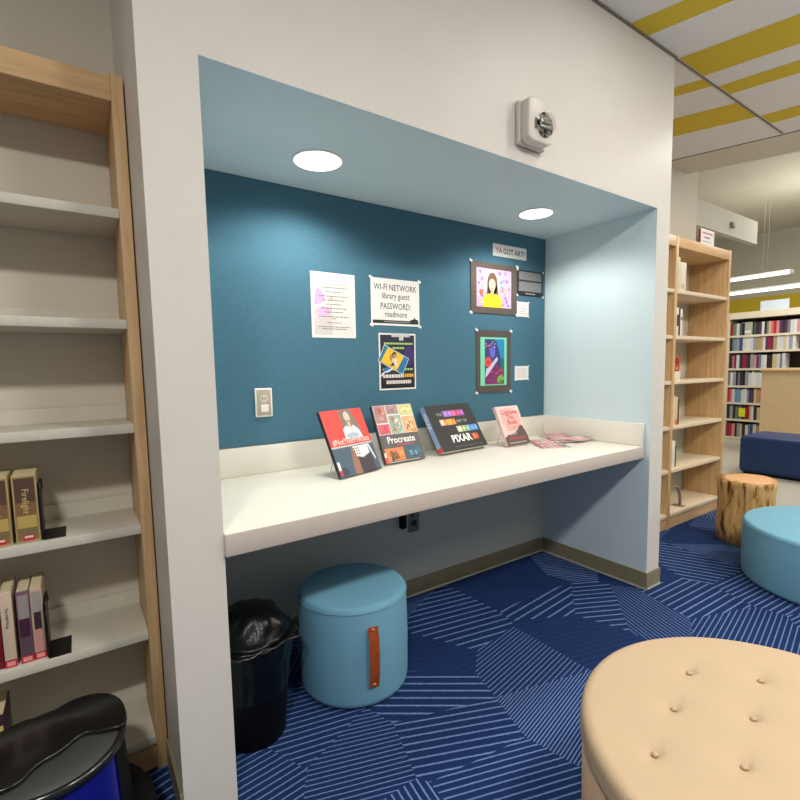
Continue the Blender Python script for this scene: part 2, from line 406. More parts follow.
tabs(t, w_, h_, .010)
t, w_, h_ = sheet('poster', 'dark navy poster with tilted yellow picture below the wifi sign', 'poster', .927, 1.148, 1.109, 1.389)
mm = MB(); y = -.0016
mm.rect(.008, w_-.008, .008, h_-.008, y, (34, 34, 60)); mm.rect(.008, w_-.008, .008, .085, y-.0003, (30, 26, 34))
mm.ell(.18, .17, .03, .05, y-.0003, (58, 40, 108))
for (a, b_, z, c) in ((.075, .185, .262, (206, 206, 200)), (.12, .145, .245, (206, 206, 200)), (.03, .205, .225, (176, 206, 110)), (.08, .15, .203, (176, 206, 110)), (.02, .205, .097, (176, 206, 110)), (.02, .145, .060, (220, 212, 206)), (.15, .205, .062, (226, 170, 50)), (.04, .19, .030, (220, 212, 206))):
    hh = .017 if c[1] < 215 and c[0] > 200 else .009
    x = a
    while x < b_-.004:
        l = rb.uniform(.010, .02); mm.rect(x, min(x+l, b_), z, z+hh, y-.0006, c); x += l+.0025
def rot(pts, cx, cz, a): return [(cx+u*math.cos(a)-v*math.sin(a), cz+u*math.sin(a)+v*math.cos(a)) for u, v in pts]
q = -.45
mm.poly(rot([(-.085, -.045), (.078, -.045), (.078, .045), (-.085, .045)], .088, .148, q), y-.0009, (228, 228, 226))
mm.poly(rot([(-.082, -.042), (.075, -.042), (.075, .042), (-.082, .042)], .088, .148, q), y-.0012, (38, 116, 160))
mm.poly(rot([(-.07, -.040), (.035, -.040), (.045, .040), (-.06, .040)], .088, .148, q), y-.0015, (238, 196, 44))
mm.ell(.088, .172, .013, .016, y-.0018, (60, 40, 34)); mm.ell(.090, .168, .008, .010, y-.0021, (208, 150, 120))
mm.poly([(.072, .155), (.10, .158), (.108, .125), (.10, .115), (.082, .120)], y-.0018, (224, 208, 200)); mm.poly([(.06, .165), (.07, .185), (.078, .15), (.066, .14)], y-.0018, (186, 120, 90))
mm.poly([(.062, .120), (.08, .138), (.09, .12)], y-.0021, (40, 34, 40))
mm.ell(.045, .098, .022, .014, y-.0018, (50, 120, 170)); mm.poly([(.008, .065), (.03, .085), (.055, .09), (.08, .105), (.076, .11), (.045, .096), (.02, .088), (.008, .075)], y-.0022, (230, 230, 228))
mm.build('printed_art', M['print'], t)
t, w_, h_ = sheet('sign', 'small white banner reading YA GOT ART? at the top of the board', 'sign', 1.703, 1.984, 1.845, 1.914)
text([('YA', .044, .022, .018, 'LEFT')], -.0016, cm((196, 50, 56)), t, off=.012, sx=.92)
text([('GOT ART?', .044, .082, .018, 'LEFT')], -.0016, cm((60, 44, 52)), t, off=.012, sx=.90)
# portrait artwork
t, w_, h_ = sheet('artwork', 'student drawing of long haired person in yellow top in brown mat', 'artwork', 1.530, 1.900, 1.517, 1.799, .004, cm((92, 80, 72)))
mm = MB(); y = -.0044; a, b_, c_, d_ = .043, .320, .036, .250
mm.rect(a, b_, c_, d_, y, (214, 176, 214))
for k in range(70):
    cx = rb.uniform(a+.012, b_-.012); cz = rb.uniform(c_+.012, d_-.012)
    mm.ell(cx, cz, rb.uniform(.006, .012), rb.uniform(.008, .012), y-.0003-.000004*k, rb.choice([(120, 180, 214), (232, 120, 170), (150, 110, 180), (240, 220, 240), (232, 150, 120), (90, 140, 190)]))
y -= .001
mm.ell(.165, .165, .062, .082, y, (240, 236, 232)); mm.ell(.165, .168, .042, .064, y-.0003, (112, 82, 62)); mm.poly([(.125, .16), (.115, .10), (.215, .10), (.205, .16)], y-.0003, (120, 86, 62))
mm.ell(.163, .160, .026, .036, y-.0006, (228, 196, 168)); mm.rect(.152, .176, .10, .13, y-.0006, (222, 188, 160)); mm.ell(.163, .195, .03, .02, y-.0007, (112, 82, 62), 0, 180)
mm.poly([(.09, .036), (.095, .085), (.12, .108), (.15, .112), (.165, .10), (.18, .112), (.21, .108), (.235, .085), (.24, .036)], y-.0009, (244, 214, 36))
for sx_ in (.152, .174): mm.ell(sx_, .164, .005, .002, y-.001, (50, 40, 40)); mm.rect(sx_-.006, sx_+.006, .170, .1715, y-.001, (70, 50, 40))
mm.ell(.163, .142, .007, .003, y-.001, (180, 70, 70)); mm.ell(.163, .152, .003, .002, y-.001, (200, 150, 120))
mm.ell(.075, .115, .014, .018, y-.0009, (206, 110, 60)); mm.ell(.075, .07, .012, .02, y-.0009, (230, 190, 160))
mm.build('printed_art', M['print'], t); tabs(t, w_, h_, .011, -.006)
# text panel
t, w_, h_ = sheet('placard', 'black placard with two grey blocks of fine text beside the portrait', 'placard', 1.904, 2.135, 1.638, 1.788, .002, cm((30, 30, 34)))
mm = MB()
for (z0, z1) in ((.092, .142), (.026, .084)):
    mm.rect(.012, w_-.012, z0, z1, -.0024, (112, 110, 112))
    z = z0+.006
    while z < z1-.006: bars(mm, w_, z, .02, w_-.02, -.0028, (168, 166, 166), .0025, rb); z += .0075
mm.rect(.07, .16, .010, .016, -.0026, (170, 168, 150)); mm.build('text_lines', M['print'], t); tabs(t, w_, h_, .008, -.004)
def card(name, label, x0, x1, z0, z1):
    t, w_, h_ = sheet(name, label, 'label', x0, x1, z0, z1, .002)
    mm = MB()
    for k in range(5): bars(mm, w_, h_*(.2+.14*k), .014, w_-.02-.012*(k % 2), -.0024, (176, 160, 156), .003, rb)
    mm.build('text_lines', M['print'], t); tabs(t, w_, h_, .005, -.003)
card('caption_card', 'small white caption card at lower right of the portrait', 1.904, 2.007, 1.512, 1.600)
card('caption_card', 'small white caption card right of the green bordered painting', 1.888, 2.009, 1.131, 1.216)
# abstract artwork
t, w_, h_ = sheet('artwork', 'colourful painting with mint green border in tall brown mat', 'artwork', 1.571, 1.848, 1.067, 1.423, .004, cm((84, 74, 66)))
mm = MB(); y = -.0044
mm.rect(.030, .242, .040, .316, y, (120, 216, 176)); mm.rect(.064, .222, .046, .306, y-.0003, (56, 62, 120))
mm.poly([(.064, .046), (.222, .046), (.222, .13), (.16, .16), (.10, .13), (.064, .09)], y-.0006, (122, 38, 92))
mm.poly([(.14, .306), (.222, .306), (.222, .16), (.19, .20), (.17, .26)], y-.0006, (32, 132, 186)); mm.poly([(.19, .20), (.222, .19), (.222, .12), (.195, .13)], y-.0008, (30, 110, 100))
mm.ell(.125, .235, .022, .036, y-.0008, (104, 100, 206)); mm.ell(.09, .175, .026, .030, y-.001, (226, 74, 70)); mm.ell(.09, .172, .010, .012, y-.0013, (190, 40, 60))
mm.poly([(.066, .085), (.075, .14), (.09, .14), (.16, .205), (.17, .19), (.10, .115), (.085, .10)], y-.0009, (204, 200, 226)); 
mm.ell(.19, .075, .028, .022, y-.001, (122, 190, 50), rot=.5); mm.ell(.20, .06, .016, .010, y-.0012, (50, 130, 50)); mm.ell(.19, .125, .020, .012, y-.001, (170, 60, 80))
for k in range(26):
    cx = rb.uniform(.068, .16); cz = rb.uniform(.25, .30); mm.ell(cx, cz, .004, .004, y-.0011, rb.choice([(220, 190, 220), (220, 90, 130), (40, 30, 60)]))
for k in range(16): mm.ell(rb.uniform(.08, .21), rb.uniform(.055, .12), .004, .003, y-.0012, rb.choice([(220, 130, 180), (160, 90, 190), (90, 26, 70)]))
mm.build('printed_art', M['print'], t); tabs(t, w_, h_, .011, -.006)

# outlet on the board
t = thing('wall_outlet', 'white rimmed grey outlet plate on the teal board', 'outlet', (.348, YB, 1.082))
MB().box(-.037, .037, -.006, -.0003, -.061, .061).build('cover_plate', cm((228, 230, 224), .4), t, bevel=.003)
MB().box(-.030, .030, -.0075, -.006, -.054, .054).build('insert_plate', cm((178, 164, 146), .5), t, bevel=.002)
mm = MB(); mm.T = Matrix.Translation((0, -.0076, .016)) @ Matrix.Rotation(PI/2, 4, 'X'); mm.lathe([(.0165, 0), (.016, .002)], 24); mm.build('socket', cm((208, 198, 180), .4), t)
mm = MB(); 
for x in (-.006, .005): mm.box(x-.0015, x+.0015, -.0100, -.0096, .012, .022, col=(40, 36, 32))
mm.build('slots', M['print'], t)
MB().box(-.014, .018, -.0095, -.0075, -.040, -.008).build('data_port', cm((236, 226, 212), .4), t, bevel=.002)
# outlet under counter
t = thing('wall_outlet', 'dim grey outlet plate on the wall under the counter', 'outlet', (1.128, D, .403))
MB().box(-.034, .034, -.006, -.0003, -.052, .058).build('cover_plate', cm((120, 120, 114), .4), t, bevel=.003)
mm = MB(); mm.T = Matrix.Translation((0, -.0061, -.005)) @ Matrix.Rotation(PI/2, 4, 'X'); mm.lathe([(.018, 0), (.017, .003)], 24); mm.build('socket', cm((50, 52, 52)), t)
MB().box(-.016, -.004, -.008, -.006, .03, .05).build('switch', cm((30, 30, 30)), t)
t = thing('power_adapter', 'small black plug block on the wall under the counter', 'adapter', (1.050, D, .388))
MB().box(-.016, .016, -.030, -.0003, 0, .07).build('adapter_body', M['black'], t, bevel=.004)
MB().tube([(0, -.015, .068), (0, -.02, .12), (0, -.012, .22), (0, -.008, .315)], .003).build('cable', M['black'], t)

# ================================================================== display books on the counter
def display_book(label, loc, yaw, w_, h_, tilt, th, cover, spine, page=(232, 226, 212)):
    t = thing('book', label, 'book', loc, rz=yaw)
    T = Matrix.Rotation(-tilt, 4, 'X')
    def B(): q = MB(); q.T = T; return q
    c = .0025
    mm = B(); mm.box(0, w_, 0, c, 0, h_); mm.box(0, w_, th-c, th, 0, h_); mm.build('cover', cm(cover, .35), t)
    B().box(0, .0025, 0, th, 0, h_).build('spine', cm(spine, .4), t)
    B().box(.003, w_-.003, c+.0002, th-c-.0002, .003, h_-.003).build('page_block', cm(page, .8), t)
    return t, B, T
def easel(label, loc, yaw, tilt, w_, h_, th):
    t = thing('book_stand', label, 'book stand', loc, rz=yaw)
    T = Matrix.Rotation(-tilt, 4, 'X'); mm = MB(); ends = []
    for x in (w_*.3, w_*.7):
        a = T @ Vector((x, th+.003, h_*.6)); f = T @ Vector((x, th+.003, .004)); fr = T @ Vector((x, -.012, -.003))
        base = Vector((x, a.y+.05, -loc[2]+.7835))
        mm.tube([base, a, f], .0018); ends.append(f)
    mm.tube([ends[0], ends[1]], .0018)
    mm.build('wire_frame', M['steel'], t)
    return t
Z0 = .790
# book 1
LOC = (.535, .350, .7872); YW = .297; tl = .44
t, B, T = display_book('red and slate book with hashtag title, leftmost on the counter', LOC, YW, .244, .285, tl, .014, (70, 84, 96), (40, 34, 38))
mm = B(); y = -.0004
mm.rect(.003, .244, .128, .285, y, (222, 66, 56)); mm.rect(.003, .244, 0, .122, y, (66, 88, 106)); mm.rect(.003, .244, .121, .128, y-.0001, (190, 190, 184))
mm.poly([(.11, .15), (.10, .19), (.105, .235), (.10, .275), (.115, .284), (.17, .284), (.19, .24), (.20, .20), (.205, .165), (.19, .15)], y-.0003, (130, 112, 98))
mm.ell(.143, .250, .017, .025, y-.0006, (214, 190, 170)); mm.rect(.133, .153, .20, .235, y-.0006, (206, 180, 160))
mm.poly([(.098, .152), (.098, .195), (.12, .212), (.145, .20), (.165, .212), (.19, .19), (.202, .152)], y-.0007, (214, 214, 216))
mm.ell(.145, .165, .035, .013, y-.0009, (170, 180, 200))
mm.poly([(.09, .0), (.09, .04), (.105, .118), (.14, .118), (.16, .06), (.15, 0)], y-.0003, (150, 106, 88)); mm.poly([(.115, .118), (.125, .075), (.16, .065), (.205, .08), (.205, .118)], y-.0006, (222, 222, 218))
mm.poly([(.13, .0), (.13, .07), (.165, .060), (.21, .078), (.215, 0)], y-.0005, (58, 50, 54)); mm.poly([(.205, .118), (.215, .118), (.232, .05), (.226, .045)], y-.0007, (222, 222, 222))
for k in range(9): mm.ell(.122+.012*(k % 3), .085+.011*(k//3), .0035, .0035, y-.0009, (50, 50, 54))
mm.ell(.03, .02, .025, .02, y-.0003, (46, 60, 74)); mm.rect(.004, .018, .03, .065, y-.0005, (236, 226, 216)); mm.rect(.004, .018, .008, .030, y-.0005, (196, 50, 56))
mm.build('printed_art', M['print'], t)
text([('#NotYourPrincess', .036, .124, .134, 'CENTER')], y-.001, cm((244, 214, 200)), t, off=.012, T=T, sx=.78)
easel('wire stand behind the red hashtag book', LOC, YW, tl, .244, .285, .014)
# book 2
LOC = (.819, .466, .7878); YW = .053; tl = .41
t, B, T = display_book('grey book with grid of pictures titled Procreate', LOC, YW, .231, .278, tl, .016, (72, 68, 66), (60, 56, 58))
mm = B(); mm.rect(.003, .231, 0, .278, y, (84, 80, 76)); mm.rect(.006, .231, .135, .278, y-.0002, (228, 222, 214))
cells = [(.008, .072, .192, .276, (176, 120, 116)), (.008, .074, .137, .186, (214, 92, 112)), (.076, .146, .232, .276, (160, 132, 126)), (.078, .150, .137, .226, (150, 168, 150)), (.150, .229, .222, .276, (206, 196, 130)), (.154, .229, .137, .216, (226, 166, 110)),
         (.012, .118, .010, .070, (226, 128, 70)), (.124, .22, .012, .072, (60, 88, 104))]
for (x0, x1, z0, z1, c) in cells: mm.rect(x0, x1, z0, z1, y-.0004, c)
for (x0, x1, z0, z1, c) in cells:
    for k in range(7):
        f = rb.uniform(-36, 36); cc = tuple(max(20, min(245, int(v+f+rb.uniform(-18, 18)))) for v in c)
        rx = (x1-x0)*rb.uniform(.12, .24); rz_ = (z1-z0)*rb.uniform(.12, .26)
        mm.ell(rb.uniform(x0+rx, x1-rx), rb.uniform(z0+rz_, z1-rz_), rx, rz_, y-.0006-.00002*k, cc, n=10)
for k in range(22):
    q0 = rb.uniform(-1, 1); q1 = rb.uniform(-1, 1)
    mm.ell(.062+.022*q0, .036+.02*q1, rb.uniform(.004, .011), rb.uniform(.004, .012), y-.0009-.00001*k, rb.choice([(90, 70, 40), (70, 60, 40), (180, 90, 40), (120, 90, 50)]), n=9)
    mm.ell(.175+.026*q1, .040+.018*q0, rb.uniform(.004, .009), rb.uniform(.003, .008), y-.0009-.00001*k, rb.choice([(90, 160, 176), (70, 110, 130), (120, 180, 190), (60, 80, 96)]), n=9)
    mm.ell(.114+.02*q0, .185+.03*q1, rb.uniform(.004, .010), rb.uniform(.004, .012), y-.0009-.00001*k, rb.choice([(170, 110, 90), (130, 150, 140), (190, 160, 120), (220, 220, 200)]), n=9)
    mm.ell(.192+.018*q1, .172+.022*q0, rb.uniform(.004, .009), rb.uniform(.004, .010), y-.0009-.00001*k, rb.choice([(206, 150, 96), (190, 120, 80), (230, 200, 150), (160, 110, 90)]), n=9)
mm.rect(.02, .20, .003, .0055, y-.0009, (220, 214, 204)); mm.rect(.004, .018, .0, .03, y-.001, (216, 70, 62)); mm.rect(.004, .014, .03, .05, y-.001, (232, 220, 206)); mm.rect(.09, .19, .078, .085, y-.0009, (170, 60, 100))
mm.build('printed_art', M['print'], t)
text([('Procreate', .046, .120, .092, 'CENTER')], y-.0012, cm((238, 236, 232)), t, off=.02, T=T, sx=.88)
easel('wire stand behind the Procreate book', LOC, YW, tl, .231, .278, .016)
# book 3
LOC = (1.162, .478, .8005); YW = .098; tl = .577
t, B, T = display_book('thick black landscape book titled PIXAR', LOC, YW, .335, .262, tl, .036, (52, 50, 48), (150, 172, 214))
mm = B()
def tiles(x, z, n, wd, hg, cols):
    for k in range(n):
        c = cols[k % len(cols)]; mm.rect(x+k*wd, x+(k+1)*wd, z, z+hg, y, c)
        mm.ell(x+(k+.5)*wd, z+hg/2, wd*.28, hg*.3, y-.0003, tuple(min(250, v+50) for v in c), n=10); mm.rect(x+(k+.3)*wd, x+(k+.45)*wd, z+hg*.15, z+hg*.85, y-.0005, tuple(max(10, v-60) for v in c))
tiles(.110, .190, 5, .031, .034, [(158, 118, 200), (170, 110, 200), (206, 96, 140), (200, 70, 110), (176, 90, 180)])
tiles(.065, .142, 4, .028, .034, [(222, 196, 160), (206, 130, 60), (232, 160, 60), (214, 130, 50)])
tiles(.165, .096, 5, .031, .034, [(222, 214, 190), (170, 190, 110), (130, 180, 170), (90, 140, 206), (80, 150, 220)])
tiles(.252, .045, 2, .022, .034, [(222, 100, 50), (200, 84, 44)])
mm.rect(.10, .30, .018, .0195, y, (120, 130, 126))
mm.build('printed_art', M['print'], t)
text([('THE', .022, .060, .198, 'LEFT')], y-.0003, cm((190, 186, 176)), t, T=T); text([('ART OF', .024, .182, .150, 'LEFT')], y-.0003, cm((190, 186, 176)), t, T=T)
text([('PIXAR', .056, .095, .044, 'LEFT')], y-.0003, cm((240, 238, 230)), t, off=.03, T=T, sx=.95)
# spine title
Ts = T @ Matrix.Translation((-.0004, .03, .235)) @ Matrix.Rotation(-PI/2, 4, 'Z') @ Matrix.Rotation(PI/2, 4, 'Y')
text([('PIXAR', .034, .01, .0, 'LEFT')], 0, cm((226, 230, 240)), t, name='spine_lettering', off=.02, T=Ts)
mm = B(); mm.box(-.0006, 0, .001, .035, .002, .03, col=(206, 84, 62)); mm.build('spine_sticker', M['print'], t)
easel('wire stand behind the thick black PIXAR book', LOC, YW, tl, .335, .262, .036)
# book 4
LOC = (1.587, .454, .7892); YW = .016; tl = .447
t, B, T = display_book('small pink book with red title and dark landscape, rightmost upright', LOC, YW, .183, .227, tl, .018, (232, 190, 182), (222, 200, 196))
mm = B(); mm.rect(.003, .183, 0, .227, y, (234, 196, 188)); mm.ell(.095, .15, .075, .065, y-.0002, (240, 172, 164))
mm.poly([(.003, 0), (.003, .045), (.03, .06), (.07, .062), (.09, .07), (.12, .085), (.15, .112), (.165, .105), (.175, .08), (.183, .04), (.183, 0)], y-.0004, (88, 74, 70))
mm.rect(.03, .17, .03, .048, y-.0006, (150, 72, 72)); mm.rect(.02, .16, .010, .016, y-.0006, (170, 160, 150)); mm.poly([(.05, .055), (.10, .060), (.11, .072), (.06, .066)], y-.0006, (150, 138, 130))
for z in (.102, .092, .082): bars(mm, 0, z, .04, .14-.2*(.102-z)*5, y-.0005, (120, 100, 100), .003, rb)
mm.build('printed_art', M['print'], t)
text([('Consume', .040, .096, .178, 'CENTER'), ('This', .040, .092, .148, 'CENTER'), ('Book', .040, .096, .118, 'CENTER')], y-.001, cm((176, 70, 74)), t, off=.008, T=T, sx=.86)
easel('thin wire stand holding the small pink book', LOC, YW, tl, .183, .227, .018)
# flat pamphlets
rows = [(1.765, .340, -.1), (1.815, .405, .05), (1.86, .47, -.05), (1.99, .385, .10), (2.02, .47, .0), (2.075, .555, .1)]
plab = ['nearest the pink book', 'second from the pink book', 'behind the nearest ones', 'in the middle of the row', 'overlapping near the corner', 'at the back corner']
for k, (x, y0, a) in enumerate(rows):
    t = thing('pamphlet', 'glossy red and white pamphlet lying flat on the counter, ' + plab[k], 'pamphlet', (x, y0, .7808+.0022*k), rz=a-.35, group='pamphlets fanned on the counter')
    MB().box(-.05, .12, -.05, .06, 0, .0020).build('sheet', cm((226, 216, 208), .3), t)
    mm = MB()
    for (u0, u1, c) in ((-.048, -.03, (150, 40, 50)), (-.02, .0, (196, 88, 92)), (.01, .018, (50, 44, 48)), (.03, .06, (222, 130, 134)), (.07, .09, (120, 40, 50)), (.1, .115, (60, 54, 58))):
        mm.add([(u0, -.045, .0022), (u1, -.045, .0022), (u1, .055, .0022), (u0, .055, .0022)], [(0, 1, 2, 3)], 0, c)
    mm.build('printed_art', M['print'], t)
t = thing('booklet', 'white stapled booklet lying flat in the counter corner', 'booklet', (2.065, .345, .7808+.0135), rz=.1)
MB().box(-.08, .07, -.045, .06, 0, .004).build('sheet', cm((222, 206, 200), .4), t)
mm = MB(); mm.add([(-.07, -.04, .0043), (-.02, -.04, .0043), (-.02, .05, .0043), (-.07, .05, .0043)], [(0, 1, 2, 3)], 0, (222, 140, 146)); mm.add([(.0, -.04, .0043), (.06, -.04, .0043), (.06, .0, .0043), (.0, .0, .0043)], [(0, 1, 2, 3)], 0, (150, 140, 140)); mm.build('printed_art', M['print'], t)

# ================================================================== strobe alarm on the front wall
t = thing('fire_alarm_strobe', 'white fire alarm strobe mounted on the wall above the niche', 'fire alarm', (1.205, 0, 2.130))
MB().box(-.075, .075, -.022, -.0005, -.080, .075).build('back_plate', M['plastic'], t, bevel=.006)
mm = MB(); mm.T = Matrix.Rotation(PI/2, 4, 'X')
mm.prism([(-.068, -.068), (-.045, -.078), (.045, -.078), (.068, -.068), (.068, .068), (.045, .078), (-.045, .078), (-.068, .068)], .022, .062); mm.build('housing', M['plastic'], t, bevel=.006)
mm = MB()
mm.T = Matrix.Translation((.018, -.062, -.012)) @ Matrix.Rotation(PI/2, 4, 'X')
mm.lathe([(.044, 0), (.043, .012), (.036, .026), (.022, .034), (.004, .037)], 28); mm.build('lens_dome', M['glass'], t, smooth=True)
MB().box(-.012, .048, -.070, -.0625, -.024, .004).build('reflector', M['steel'], t, bevel=.002)
MB().tube([(-.004, -.076, -.012), (.04, -.076, -.008)], .004).build('flash_tube', M['steel'], t)
mm = MB()
for k, x in enumerate((-.036, -.03, -.024)): mm.rect(x, x+.004, -.035, .005, -.0626, (60, 56, 56))
mm.rect(-.008, .004, -.052, -.034, -.0626, (110, 84, 78)); mm.rect(.014, .026, -.056, -.036, -.0626, (70, 60, 58)); mm.build('warning_marks', M['print'], t)

# ================================================================== bookcases
def bookcase(label, loc, uprights, shelves, H_, depth, top, shm, wm, wx, kick=.09, lip=True):
    t = thing('bookcase', label, 'bookcase', loc)
    for (a, b_) in uprights: MB().box(a, b_, 0, depth, 0, H_).build('side_panel', wm, t, bevel=.0015)
    for i in range(len(uprights)-1):
        x0 = uprights[i][1]+.0005; x1 = uprights[i+1][0]-.0005
        for z in shelves:
            s_ = MB().box(x0, x1, .003, depth-.012, z-.026, z).build('shelf', shm, t, bevel=.001)
            if lip: MB().box(x0, x1, depth-.011, depth-.002, z-.026, z+.045).build('back_lip', shm, s_)
        MB().box(x0, x1, .004, depth-.002, top[0]+.003, top[0]+.022).build('top_panel', wx, t)
        MB().box(x0, x1, -.0, .018, top[0], top[1]).build('valance', wx, t, bevel=.001)
        MB().box(x0, x1, .012, .03, .0, kick).build('kick_board', wx, t)
    return t
bookcase('tall maple bookcase at the left, cream shelves beside the white column', (-.142, .25, 0), [(-.84, -.81), (-.030, .0)],
         [.108, .445, .772, 1.070, 1.366, 1.668], 2.022, .238, (1.949, 2.012), M['shelf'], M['maple'], M['mapleX'])
bookcase('tall maple bookcase beyond the white wall end, mostly empty', (2.40, .40, 0), [(0, .03), (.80, .835), (1.64, 1.675)],
         [.112, .443, .762, 1.090, 1.412, 1.733], 2.10, .288, (2.023, 2.093), M['shelfw'], M['maple'], M['mapleX'], lip=False)

# ---- books, left case
def shelf_book(label, x, y, z, w_, dpt, h_, spine, bands, lean=0, group=None, letters=None, lcol=(226, 210, 170), pages=(214, 200, 160)):
    t = thing('book', label, 'book', (x, y, z), group=group)
    MB().box(0, w_, 0, dpt, 0, h_).build('cover', cm(spine, .45), t, bevel=.0015)
    MB().box(.002, w_-.002, .003, dpt-.001, h_+.0002, h_+.0012).build('page_top', cm(pages, .8), t)
    mm = MB()
    for kk, (u0, u1, z0, z1, c) in enumerate(bands): mm.rect(u0*w_, u1*w_, z0*h_, z1*h_, -.0004-.00015*kk, c)
    if bands: mm.build('spine_print', M['print'], t)
    if letters:
        Tt = Matrix.Translation((w_*.38, -.0018, h_*.80)) @ Matrix.Rotation(PI/2, 4, 'Y')
        text([(letters, w_*.40, 0, 0, 'LEFT')], 0, cm(lcol), t, name='spine_lettering', T=Tt)
    return t
gold = [(.06, .94, .03, .97, (150, 120, 66)), (.10, .90, .60, .95, (92, 66, 52)), (.10, .90, .40, .60, (136, 100, 62)), (.10, .90, .22, .40, (198, 168, 92)), (.12, .88, .06, .22, (130, 110, 72)), (.3, .75, .03, .11, (206, 40, 40)), (.35, .7, .07, .10, (236, 220, 210))]
for k, x in enumerate((-.459, -.518, -.576)):
    shelf_book('gold and brown thick paperback, ' + ('beside the bookend on the fourth shelf' if k == 0 else 'second from the bookend on the fourth shelf' if k == 1 else 'third from the bookend on the fourth shelf'), x, .272, .7725, .052, .12, .182, (186, 164, 116), gold,
               group='gold paperbacks on the left shelf', letters=('Firelight', 'Firebird', 'Fire')[k], lcol=(226, 200, 130))
def bookend(label, x, y, z, s=1):
    t = thing('bookend', label, 'bookend', (x, y, z))
    MB().box(0, .002, .0, .11, .0012, .15).build('upright_plate', M['blackm'], t)
    MB().box(.002, .052, -.006, .10, 0, .0012).build('foot_plate', M['blackm'], t, bevel=0)
    pts = [(.004, .01, .002), (.008, .01, .15)]
    MB().tube([(.002, .002, .002), (.002, .0, .12), (.002, .02, .15), (.002, .09, .15), (.002, .11, .12)], .003).build('wire_edge', M['blackm'], t)
    return t
be = bookend('black metal bookend beside the gold paperbacks', -.405, .275, .7727)
red3 = (190, 34, 44)
def st(base, extra): return [(.0, 1, 0, .10, red3), (.15, .85, .02, .08, (236, 150, 150))]+extra
zb = .4455
shelf_book('slim cream and brown book with red sticker, against the lower bookend', -.443, .274, zb, .026, .12, .200, (206, 176, 152), st(0, [(.1, .9, .6, .95, (166, 160, 150)), (.2, .8, .42, .66, (60, 46, 50)), (.1, .9, .12, .42, (206, 150, 134))]))
shelf_book('purple and grey patterned book with red sticker on lower left shelf', -.472, .272, zb, .028, .12, .198, (120, 90, 100), st(0, [(.1, .9, .62, .95, (160, 150, 146)), (.1, .9, .36, .62, (70, 36, 56)), (.1, .9, .10, .36, (96, 76, 86))]))
shelf_book('tall pale book with vertical dark title on lower left shelf', -.505, .270, zb, .025, .12, .205, (214, 192, 168), st(0, []), letters='The Half King', lcol=(90, 60, 56))
shelf_book('dark crimson thin book on lower left shelf', -.518, .274, zb, .011, .12, .195, (120, 20, 34), [])
shelf_book('black book with pale dot and red sticker on lower left shelf', -.552, .272, zb, .032, .12, .190, (30, 34, 46), st(0, [(.5, .8, .16, .22, (206, 200, 190))]))
shelf_book('maroon wide book at far left of lower shelf', -.600, .272, zb, .045, .12, .200, (90, 24, 34), st(0, []))
bookend('black metal bookend on the lower left shelf', -.414, .262, zb+.0003)
shelf_book('dark purple book with yellow spot on bottom left shelf', -.552, .272, .1085, .034, .12, .215, (60, 36, 52), [(.1, .9, .72, .86, (222, 200, 120)), (.1, .8, .5, .6, (170, 150, 170)), (.2, .9, .2, .3, (190, 180, 190))])
shelf_book('dark green book at far left of bottom shelf', -.600, .272, .1085, .045, .12, .21, (40, 48, 40), [])

# ---- books, right case (bay between x 3.235 and 4.04)
def slim(label, x, z, n_w, h_, c, bands=(), name='book', cat='book', y=.43):
    t = thing(name, label, cat, (x, y, z)); MB().box(0, n_w, 0, .16, 0, h_).build('cover', cm(c, .5), t, bevel=.001)
    MB().box(.002, n_w-.002, .004, .158, h_+.0002, h_+.001).build('page_top', cm((224, 214, 190)), t)
    if bands:
        mm = MB()
        for (u0, u1, z0, z1, cc) in bands: mm.rect(u0*n_w, u1*n_w, z0*h_, z1*h_, -.0005, cc)
        mm.build('spine_print', M['print'], t)
XL = 3.238
slim('cream binder with faded label on top shelf of right bookcase', XL, 1.7335, .085, .235, (222, 212, 186), [(.2, .8, .5, .9, (190, 196, 180)), (.2, .8, .1, .2, (200, 190, 160))], 'binder', 'binder')
slim('second cream binder, shorter, beside the first on the top shelf', XL+.088, 1.7335, .09, .205, (226, 216, 194), [(.2, .8, .1, .25, (200, 190, 160))], 'binder', 'binder')
for k, (dx, ww, c, bd, lb) in enumerate(((0, .030, (226, 214, 192), [(.2, .8, .2, .5, (180, 80, 90))], 'cream book with rose mark, against the divider'), (.032, .026, (232, 226, 214), [], 'plain white book, second from the divider'), (.060, .03, (226, 220, 210), [(.1, .9, .35, .75, (40, 34, 40))], 'white book with black block, third from the divider'), (.092, .022, (60, 40, 50), [], 'dark maroon book, fourth from the divider'), (.116, .03, (230, 222, 204), [(.2, .8, .6, .7, (60, 50, 50))], 'white book with dark band, last from the divider'))):
    slim(lb + ' on second shelf of right bookcase', XL+dx, 1.4125, ww, .21-.004*k, c, bd)
slim('red patterned book leaning above the cream block on third shelf', XL+.05, 1.0905+.066, .075, .11, (186, 70, 44), [(.2, .8, .5, .9, (140, 40, 30)), (.3, .7, .1, .3, (226, 150, 90))])
slim('cream box block lying under the red patterned book', XL+.02, 1.0905, .12, .065, (224, 214, 190), [], 'box', 'box')
slim('tall cream book on fourth shelf of right bookcase', XL+.0, .7625, .08, .215, (226, 208, 180), [(.3, .7, .2, .6, (196, 160, 130))])
slim('tan book with orange foot on fourth shelf of right bookcase', XL+.082, .7625, .04, .205, (220, 190, 150), [(.1, .9, 0, .2, (206, 110, 70))])
slim('narrow black book on fourth shelf of right bookcase', XL+.125, .7625, .018, .19, (34, 30, 30))
slim('white slanted book on fifth shelf of right bookcase', XL+.03, .4435, .075, .20, (230, 224, 208), [])
slim('thin dark book beside the white one on fifth shelf', XL+.108, .4435, .014, .17, (60, 50, 40))
